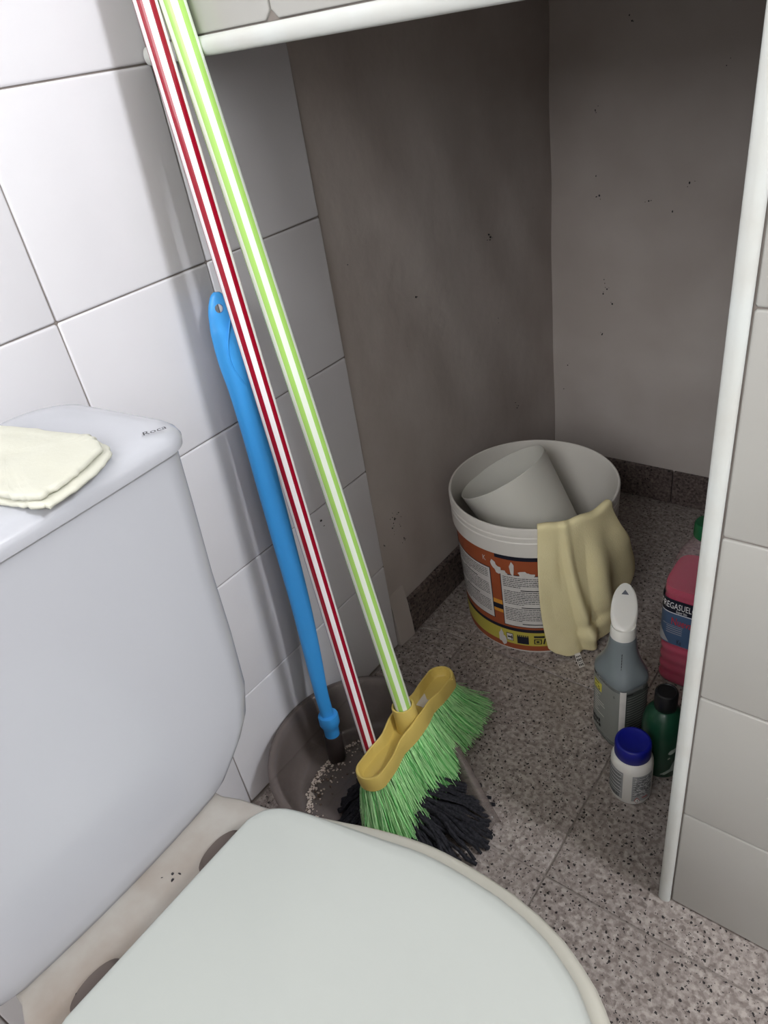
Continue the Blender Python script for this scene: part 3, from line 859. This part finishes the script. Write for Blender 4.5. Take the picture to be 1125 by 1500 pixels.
g.add([cylp(-57.8, .024, .0011), cylp(-56.6, .024, .0011), cylp(-55.6, .038, .0011), cylp(-56.6, .038, .0011)], [(0, 1, 2, 3)], 4)
put_text(g, lambda u, v, off: cylp(-100.5 + u / body_r(.21) * 57.3, .206 + v, off), 'K', .016, 0, 0, .0012, sx=.7, mi=0)
o = mobj('label_print', g.v, g.f, MI, lab, midx=g.m)

# white tub stood crooked inside the bucket
inner = thing('plastic_pot', 'white plastic pot lying tilted inside the tub', 'pot', (BX, BY, 0.0))
axn = Vector((-0.497, -0.040, 0.867)).normalized()
c0 = Vector((0.112, 0.442, 0.288)) - Vector((BX, BY, 0))
e1 = Vector((0, 1, 0)); e1 = (e1 - axn * e1.dot(axn)).normalized(); e2 = axn.cross(e1)
g = G()
def pring(d, r, n=72): return [c0 - axn * d + (e1 * math.cos(2 * PI * j / n) + e2 * math.sin(2 * PI * j / n)) * r for j in range(n)]
g.loft([pring(.255, .060), pring(.260, .064), pring(.252, .068), pring(.08, .081), pring(.004, .0865), pring(.0, .0865), pring(-.0008, .0858), pring(.0, .0850), pring(.01, .0845), pring(.08, .079), pring(.245, .066), pring(.248, .060)])
g.build('pot_body', mat('pot_plastic', rgb(224, 222, 214), 0.42, sss=0.1), inner, 35)

# ------------------------------------------------------------------ CREAM CLOTH over the rim
ct = thing('cleaning_cloth', 'cream yellow cloth draped over the rim of the orange labelled tub', 'cloth', (BX, BY, 0))
M_cl = mat('cream_cloth', rgb(242, 230, 184), 0.95, 0.1, sss=0.05, noise=(26, 0.4, rgb(232, 218, 168)), bump=(420, 0.0009))
NSX, NT = 64, 80
vs = []
def cloth_pt(s, t):
    # t<.14 inside the tub, .14-.2 over the rim, >.2 hanging outside
    zb = interp([(0, .030), (.06, .016), (.16, .007), (.34, .006), (.50, .010), (.66, .022), (.80, .040), (.90, .066), (1, .105)], s)
    if t < .14:
        q = t / .14; r = .1395 + .002 * q; z = .235 + (.292 - .235) * q; hang = 0
    elif t < .22:
        q = (t - .14) / .08; a = PI * (1 - q); r = .1470 + .0055 * math.cos(a); z = .2945 + .0045 * math.sin(a); hang = 0
    else:
        q = (t - .22) / .78; z = .2925 + (zb - .2925) * q; hang = q; r = .1525
    thL = -59.5 - 1.0 * math.sin(PI * hang) + 4.5 * hang ** 3
    thR = interp([(0, -6), (.25, 0), (.5, 9), (.8, 19), (1, 23)], hang)
    th = thL + (thR - thL) * s
    A = smoothstep(0, .5, hang)
    f = 0.0
    f += .0095 * math.exp(-((s - .30 - .10 * hang) / .045) ** 2) * (A * (1 - .4 * hang) + .35)
    f -= .0050 * math.exp(-((s - .20 - .12 * hang) / .035) ** 2) * A
    f += .011 * math.exp(-((s - .62 - .02 * hang) / .10) ** 2) * A
    f -= .006 * math.exp(-((s - .50 + .02 * hang) / .05) ** 2) * A
    f += .010 * math.exp(-((s - .98) / .10) ** 2) * A
    f += .003 * math.sin(s * 9 + hang * 5) * A + .0012 * math.sin(s * 23 - hang * 9) * A
    f += .007 * math.exp(-((hang - .86) / .06) ** 2) * math.exp(-((s - .42) / .14) ** 2) - .006 * math.exp(-((hang - .78) / .05) ** 2) * math.exp(-((s - .45) / .14) ** 2)
    r += max(-.0005, f + .002 * A) + (.010 * smoothstep(.75, 1.0, s) * A)
    if hang == 0: z += .0025 * math.sin(s * 15) * smoothstep(.1, .2, t) + .0035 * math.exp(-((s - .30) / .05) ** 2)
    a = math.radians(th)
    return (r * math.cos(a), r * math.sin(a), z)
for j in range(NT + 1):
    for i in range(NSX + 1): vs.append(cloth_pt(i / NSX, j / NT))
fs = [(j * (NSX + 1) + i, j * (NSX + 1) + i + 1, (j + 1) * (NSX + 1) + i + 1, (j + 1) * (NSX + 1) + i) for j in range(NT) for i in range(NSX)]
o = mobj('fabric', vs, fs, M_cl, ct, smooth=True)
md = o.modifiers.new('thickness', 'SOLIDIFY'); md.thickness = 0.0022; md.offset = 1
md = o.modifiers.new('soft', 'SUBSURF'); md.levels = 1; md.render_levels = 1
# care label hanging from the hem onto the floor
g = G()
A_ = Vector(cloth_pt(.24, 1.0)); dr = Vector((A_.x, A_.y, 0)).normalized(); sd = Vector((-dr.y, dr.x, 0))
tp = []
for k in range(9):
    s = k / 8
    tp.append(A_ + dr * (.002 + .026 * s) + Vector((0, 0, 0.004 - (A_.z + .0022) * min(1, s * 1.5))) + sd * (-.004 * s) + Vector((0, 0, .0006 * math.sin(s * 12))))
def tagfn(u, v, off):
    q = max(0, min(7.999, v * 8)); i = int(q); f = q - i
    p = tp[i].lerp(tp[i + 1], f); return p + sd * u + Vector((0, 0, off)) + dr * off
patch(g, tagfn, -.0055, .0055, 0, 1, .0006, 2, 8, 0)
for (a, b) in ((.18, .26), (.34, .5), (.58, .64), (.7, .86)):
    for q in range(3): patch(g, tagfn, -.0042 + q * .0031, -.0042 + q * .0031 + .0021, a, b, .0010, 1, 1, 1)
o = mobj('care_label', g.v, g.f, [M_lw, M_ink], ct, midx=g.m); o['label'] = 'small white printed care tag'

# ------------------------------------------------------------------ BOTTLES
def superring(cx, cy, hx, hy, z, ex, n=56, rot=0.0):
    out = []
    for j in range(n):
        a = 2 * PI * j / n
        x = hx * math.copysign(abs(math.cos(a)) ** ex, math.cos(a)); y = hy * math.copysign(abs(math.sin(a)) ** ex, math.sin(a))
        out.append((cx + x * math.cos(rot) - y * math.sin(rot), cy + x * math.sin(rot) + y * math.cos(rot), z))
    return out

# ---- trigger spray bottle
sp = thing('spray_bottle', 'grey clear spray bottle with white trigger head standing right of the tub', 'bottle', (0.4325, 0.220, 0), math.radians(-30))
M_spc = see_through('grey_clear_plastic', rgb(150, 154, 154), (0.75, 0.78, 0.78, 1), 0.50, 0.2)
M_sps = mat('grey_sleeve', rgb(118, 126, 130), 0.35)
M_spl = mat('grey_liquid', rgb(140, 142, 138), 0.2)
M_spw = mat('label_silver', rgb(132, 134, 130), 0.4)
g = G()
pr = [(.030, .024, .001), (.0345, .0285, .003), (.0365, .0305, .010), (.0375, .0312, .05), (.0375, .0312, .09), (.0370, .0308, .128), (.0362, .030, .142)]
g.loft([superring(0, 0, a, b, z, .62) for a, b, z in pr]); g.build('bottle_body', M_spc, sp, 50)
g = G()
g.loft([superring(0, 0, a - .002, b - .002, z, .62) for a, b, z in pr[:-3]] + [superring(0, 0, .0345, .028, .072, .62)]); g.build('liquid', M_spl, sp, 50)
g = G()
g.loft([superring(0, 0, a, b, z, ex) for a, b, z, ex in [(.0375, .0318, .138, .62), (.0382, .0322, .142, .62), (.0376, .0315, .150, .66), (.0335, .0285, .158, .75), (.029, .0255, .168, .9), (.0245, .0225, .182, 1), (.0210, .0200, .198, 1), (.0195, .0190, .210, 1), (.0185, .0185, .2155, 1), (.0165, .0165, .217, 1)]])
sl = g.build('shoulder_sleeve', M_sps, sp, 50)
g = G()   # cracked seam
ang = math.atan2(-.03, .036)
for a, b in (((.0262, .170), (.0215, .198)),):
    for k in range(6):
        z0 = .168 + .0048 * k; z1 = z0 + .0035
        r0 = interp([(.168, .0272), (.182, .0236), (.198, .0206)], z0) + .0006; r1 = interp([(.168, .0272), (.182, .0236), (.198, .0206)], z1) + .0006
        ca, sa = math.cos(math.radians(-40)), math.sin(math.radians(-40))
        g.tube([(r0 * ca, r0 * sa, z0), (r1 * ca + .0002, r1 * sa, z1)], .0005, 5)
g.build('seam', M_ink, sl)
g = G()
def spf(side):
    def fn(u, v, off):
        # u: signed distance along perimeter from the corner, side 0 = face -y', 1 = face +x'
        hx, hy = .0375 + off, .0312 + off
        if side == 0: a = -PI / 2 + (u) * 1.0
        else: a = u
        x = hx * math.copysign(abs(math.cos(a)) ** .62, math.cos(a)); y = hy * math.copysign(abs(math.sin(a)) ** .62, math.sin(a))
        return (x, y, v)
    return fn
f0 = spf(0); f1 = spf(1)
MS = [M_spw, M_lw, mat('label_yellow_pale', rgb(206, 196, 84), 0.5), M_ink, mat('label_dark', rgb(66, 70, 66), 0.5)]
patch(g, f0, -1.15, .90, .018, .132, .0005, 26, 1, 0)          # silver label on the left face
patch(g, f1, -.78, -.42, .018, .136, .0006, 8, 1, 1)          # white strip at the corner
patch(g, f1, -.42, .9, .018, .132, .0006, 20, 1, 4)           # dark panel on the right face
for k in range(17):
    patch(g, f1, -.36, .5 + .2 * math.sin(k * 3.1), .122 - k * .0055, .1232 - k * .0055, .0010, 8, 1, 0)
patch(g, f1, -.40, -.1, .1275, .131, .0010, 4, 1, 3)
patch(g, f0, -.45, -.02, .106, .124, .0009, 5, 1, 2)
put_text(g, lambda u, v, off: f0(-.36 + u * 30, .108 + v, off), 'C5', .011, 0, 0, .0013, sx=.8, mi=3)
patch(g, f0, -.38, -.1, .1205, .1225, .0013, 2, 1, 3)
for k in range(9): patch(g, f0, -.40, -.05 + .1 * math.sin(k * 5), .099 - k * .0052, .1005 - k * .0052, .0010, 3, 1, 1)
for k in range(7):
    patch(g, f0, -.60 + k * .085, -.545 + k * .085, .036, .0445 - (k % 3) * .001, .0012, 1, 1, 3)
    patch(g, f0, -.59 + k * .085, -.530 + k * .085, .027, .0335 - (k % 2) * .002, .0012, 1, 1, 3)
put_text(g, lambda u, v, off: f0(.42 + u * 30, .118 + v, off), '0', .007, 0, 0, .0013, sx=.8, mi=3)
o = mobj('label', g.v, g.f, MS, sp, midx=g.m); o['label'] = 'printed label in silver, white and dark grey'
# trigger head: local frame pointing away from the camera (nozzle forward), seen from behind
M_hd = mat('spray_head_white', rgb(232, 230, 224), 0.35, sss=0.1)
hr = bpy.data.objects.new('spray_head', None)
fw = Vector((math.cos(math.radians(140)), math.sin(math.radians(140)), 0))     # local forward (away from camera)
sdv = Vector((-fw.y, fw.x, 0))
def hp(f, s, z): return fw * f + sdv * s + Vector((0, 0, z))
g = G()
# screw collar
n = 40
def cr(f, rf, rs, z): return [hp(f + rf * math.cos(2 * PI * j / n), rs * math.sin(2 * PI * j / n), z) for j in range(n)]
g.loft([cr(0, .0182, .0182, .214), cr(0, .0185, .0185, .216), cr(0, .0180, .0180, .228), cr(.001, .0178, .0172, .236), cr(.004, .0195, .0170, .246), cr(.010, .0240, .0178, .258), cr(.017, .0310, .0190, .270), cr(.023, .0365, .0190, .280), cr(.026, .0385, .0182, .287), cr(.027, .0375, .0168, .2915), cr(.027, .0345, .0138, .2938)])
# shear the top so it slopes down towards the camera
v2 = []
for v in g.v:
    v = Vector(v); z = v.z
    if z > .228:
        f = v.dot(fw); k = smoothstep(.228, .270, z)
        if z > .236: v.z = .236 + (z - .236) * .22
        v.z += k * (f - .03) * .30
    v2.append(tuple(v))
g.v = v2
head = g.build('spray_head', M_hd, sp, 50)
g = G(); g.tube([hp(.052, 0, .246), hp(.070, 0, .246)], [.0085, .0075], 20); g.tube([hp(.070, 0, .246), hp(.0715, 0, .246)], [.003, .003], 12)
g.build('nozzle', M_hd, head, 40)
g = G()
g.loft([[hp(.040 + d, -.006, z), hp(.040 + d, .006, z), hp(.045 + d, .006, z), hp(.045 + d, -.006, z)] for d, z in ((0, .244), (.004, .238), (.006, .230), (.005, .220), (.001, .208))])
g.build('trigger', M_hd, head, 40)
g = G()   # little triangle moulded on top
def topz(f): return .2487 + (f - .03) * .30
tri = [(.052, 0), (.0445, .0050), (.0445, -.0050)]
g.loft([[hp(f, s, topz(f) - .0035) for f, s in tri], [hp(f, s, topz(f) + .0007) for f, s in tri]])
g.build('arrow_mark', M_greyink, head)

# ---- green bottle
gb = thing('green_bottle', 'small dark green bottle with black cap behind the blue-capped jar', 'bottle', (0.5080, 0.197, 0))
M_gb = mat('dark_green_plastic', rgb(22, 62, 44), 0.3, coat=0.2)
g = G(); g.lathe([(.024, 0), (.0285, .001), (.0305, .005), (.0305, .085), (.0300, .098), (.0275, .110), (.0225, .120), (.0165, .126), (.0145, .129), (.0145, .136)], 56)
g.build('bottle_body', M_gb, gb, 50)
g = G(); g.lathe([(.0150, .1275), (.0158, .1285), (.0162, .140), (.0162, .156), (.0152, .1585), (.0132, .1595), (.0125, .1585), (.006, .1583)], 40)
g.build('cap', M_black, gb, 40)
gbf = lambda u, v, off: ((.0305 + off) * math.cos(math.radians(u)), (.0305 + off) * math.sin(math.radians(u)), v)
g = G(); rnd = random.Random(2)
for (uc, vc, w_, h_) in ((-42, .064, 13, .0055), (-52, .048, 4, .0018), (-36, .030, 12, .011), (-50, .018, 16, .004), (-60, .0155, 12, .002)):
    n = 12; ring = []
    for k in range(n):
        a = 2 * PI * k / n; q = rnd.uniform(.7, 1.15)
        ring.append(gbf(uc + w_ * q * math.cos(a), vc + h_ * q * math.sin(a) + .0004 * (w_ * math.cos(a)), .0004))
    g.add([gbf(uc, vc, .0004)] + ring, [(0, 1 + k, 1 + (k + 1) % n) for k in range(n)])
o = g.build('label_remains', mat('paper_scraps', rgb(140, 150, 142), 0.8), gb); o['label'] = 'torn pale scraps of paper label'

# ---- white jar
jr = thing('pill_jar', 'white round plastic jar with dark blue screw lid on the floor', 'jar', (0.4874, 0.1318, 0))
g = G(); g.lathe([(.025, 0), (.0285, .0008), (.0298, .004), (.0298, .066), (.0292, .074), (.0272, .080), (.0245, .0835), (.0225, .086)], 56)
g.build('jar_body', M_white_pl, jr, 45)
M_bc = mat('navy_blue_plastic', rgb(14, 22, 128), 0.38)
g = G()
n = 120
def capring(r, z, rib=0.0): return [((r + (rib if j % 2 else 0)) * math.cos(2 * PI * j / n), (r + (rib if j % 2 else 0)) * math.sin(2 * PI * j / n), z) for j in range(n)]
g.loft([capring(.0245, .0845), capring(.0252, .0855, .0003), capring(.0250, .1065, .0003), capring(.0242, .1090), capring(.0225, .1100), capring(.0205, .1098), capring(.0195, .1090), capring(.005, .1088)])
g.build('lid', M_bc, jr, 50)
g = G(); jf = lambda u, v, off: ((.0298 + off) * math.cos(math.radians(u)), (.0298 + off) * math.sin(math.radians(u)), v)
MJ = [mat('jar_label_grey', rgb(158, 160, 162), 0.5), M_ink, M_lw, mat('red_ink', rgb(170, 40, 36), 0.5), mat('white_ink', rgb(225, 225, 225), 0.5)]
patch(g, jf, -150, -92, .010, .069, .0004, 16, 1, 0)
patch(g, jf, -67, -5, .010, .067, .0004, 16, 1, 0)
for k in range(17):
    patch(g, jf, -146, -94 - 6 * abs(math.sin(k * 2.3)), .0645 - k * .0026, .0655 - k * .0026, .0007, 6, 1, 1 if k % 3 else 4)
for k in range(20):
    u = -64
    while u < -12:
        e_ = u + rnd.uniform(3, 9); patch(g, jf, u, e_, .0625 - k * .0021, .0634 - k * .0021, .0007, 2, 1, 1 if (k + int(u)) % 2 else 4); u = e_ + 1.5
for k in range(14): patch(g, jf, -142 + k * 3, -142 + k * 3 + (1.8 if k % 3 else 1), .0115, .019, .0008, 1, 1, 1)
dm = [jf(-60, .0125, .0009), jf(-52, .0085 - .003, .0009), jf(-44, .0125, .0009), jf(-52, .0195, .0009)]
g.add(dm, [(0, 1, 2, 3)], 3)
dm = [jf(-58.5, .0125, .0012), jf(-52, .0068, .0012), jf(-45.5, .0125, .0012), jf(-52, .0182, .0012)]
g.add(dm, [(0, 1, 2, 3)], 4)
put_text(g, lambda u, v, off: jf(-53.2 + u / .0298 * 57.3, .0095 + v, off), '!', .0085, 0, 0, .0015, mi=1)
patch(g, jf, -38, -20, .0165, .0185, .0009, 4, 1, 3)
o = mobj('label', g.v, g.f, MJ, jr, midx=g.m); o['label'] = 'grey printed label with hazard diamond'

# ---- pink floor cleaner jug
jg = thing('cleaner_bottle', 'clear plastic bottle of pink floor cleaner behind the tiled partition', 'bottle', (0.4870, 0.402, 0))
M_jc = see_through('clear_pink_plastic', rgb(205, 190, 192), (0.95, 0.90, 0.92, 1), 0.16, 0.12)
M_jl = mat('pink_liquid', rgb(204, 34, 92), 0.18, spec=0.6, noise=(30, 0.3, rgb(190, 28, 80)))
def jprof(z):
    base = interp([(0, .060), (.004, .068), (.012, .0725), (.20, .0735), (.212, .0725), (.228, .066), (.245, .055), (.262, .040), (.275, .028), (.285, .020), (.292, .018), (.31, .018)], z)
    if .015 < z < .09: base += .0012 * math.cos((z - .015) / .0215 * 2 * PI) - .0012
    if .150 < z < .200: base += .0010 * math.cos((z - .15) / .0165 * 2 * PI) - .001
    return base
def jex(z): return .42 + .58 * smoothstep(.20, .27, z)
zs_ = [i * .31 / 90 for i in range(91)]
JX, JY = .645, .68
g = G(); g.loft([superring(0, 0, jprof(z) * (JX + (.9 - JX) * smoothstep(.22, .29, z)), jprof(z) * (JY + (.9 - JY) * smoothstep(.22, .29, z)), z, jex(z)) for z in zs_]); jb = g.build('jug_body', M_jc, jg, 60)
g = G(); zl = [z for z in zs_ if .003 < z < .212]
g.loft([superring(0, 0, jprof(z) * JX - .0012, jprof(z) * JY - .0012, z, jex(z)) for z in zl]); g.build('liquid', M_jl, jg, 60)
g = G()
n = 72
def cpr(r, z, rib=0): return [((r + (rib if j % 2 else 0)) * math.cos(2 * PI * j / n), (r + (rib if j % 2 else 0)) * math.sin(2 * PI * j / n), z) for j in range(n)]
g.loft([cpr(.0185, .290), cpr(.0200, .2915, .0005), cpr(.0195, .3125, .0005), cpr(.018, .315), cpr(.008, .3155)])
g.build('cap', mat('green_cap', rgb(16, 84, 50), 0.35), jg, 45)
# label: wraps front and left side
def jlab(v): return .097 + (v - .086) * 1.42
def jfn(u, v, off):
    a = -PI / 2 + u; ex = .42
    sg = lambda q: math.copysign(abs(q) ** ex, q)
    return ((.0735 * JX + off) * sg(math.cos(a)), (.0735 * JY + off) * sg(math.sin(a)), jlab(v))
def jx(x, v, off):
    """front face: x in units of the wide label, 0.0735 = the edge"""
    q = max(-.9999, min(.9999, x / .0735))
    return (q * (.0735 * JX + off), -(.0735 * JY + off) * (1 - abs(q) ** (2 / .42)) ** (.42 / 2), jlab(v))
g = G()
MJG = [M_nv, mat('label_slate_blue', rgb(74, 96, 128), 0.45), mat('label_pale', rgb(170, 170, 176), 0.45), mat('white_lettering', rgb(232, 230, 232), 0.5), mat('red_lettering', rgb(196, 50, 52), 0.5), M_ink]
def band(v0, v1, mi, off, x0=-.0732, x1=.07): patch(g, jx, x0, x1, v0, v1, off, 60, 1, mi)
patch(g, jfn, -PI / 2 - .6, -.9, .086, .150, .0008, 20, 1, 1)
patch(g, jfn, -PI / 2 - .6, -.9, .134, .150, .0012, 20, 1, 0)
band(.086, .150, 1, .0008); band(.134, .152, 0, .0012)
band(.1325, .1335, 3, .0014)
# pale wedge
g.add([jx(-.0715 + .001 * k, .088, .0014) for k in range(0, 31, 2)] + [jx(-.0715 + .001 * k, .110 - .0219 * (k / 30), .0014) for k in range(0, 31, 2)], [(k, k + 1, 17 + k, 16 + k) for k in range(15)], 2)
put_text(g, jx, 'FREGASUELOS', .0125, -.0690, .1395, .0016, sx=1.15, mi=3)
put_text(g, jx, 'Super bio', .0055, -.030, .1350, .0019, sx=1.2, mi=3)
put_text(g, jx, 'Nueva', .015, -.040, .1165, .0016, sx=1.25, mi=4)
for k in range(4): patch(g, jx, -.050, -.012, .112 - k * .003, .1128 - k * .003, .0014, 8, 1, 2)
patch(g, jx, -.060, -.01, .1145, .1150, .0014, 8, 1, 2)
put_text(g, jx, 'Ke', .011, -.022, .0885, .0018, sx=.9, mi=5)
o = mobj('label', g.v, g.f, MJG, jg, midx=g.m); o['label'] = 'navy and slate blue label with white lettering'

# a fine pale hair on the floor by the alcove's left wall
g = G(); g.tube([(.012, .262, .002), (.022, .268, .0025), (.033, .270, .002), (.046, .276, .0015)], .0005, 5)
tag(g.build('thread', M_lw), 'short pale thread on the floor beside the left skirting', 'thread')
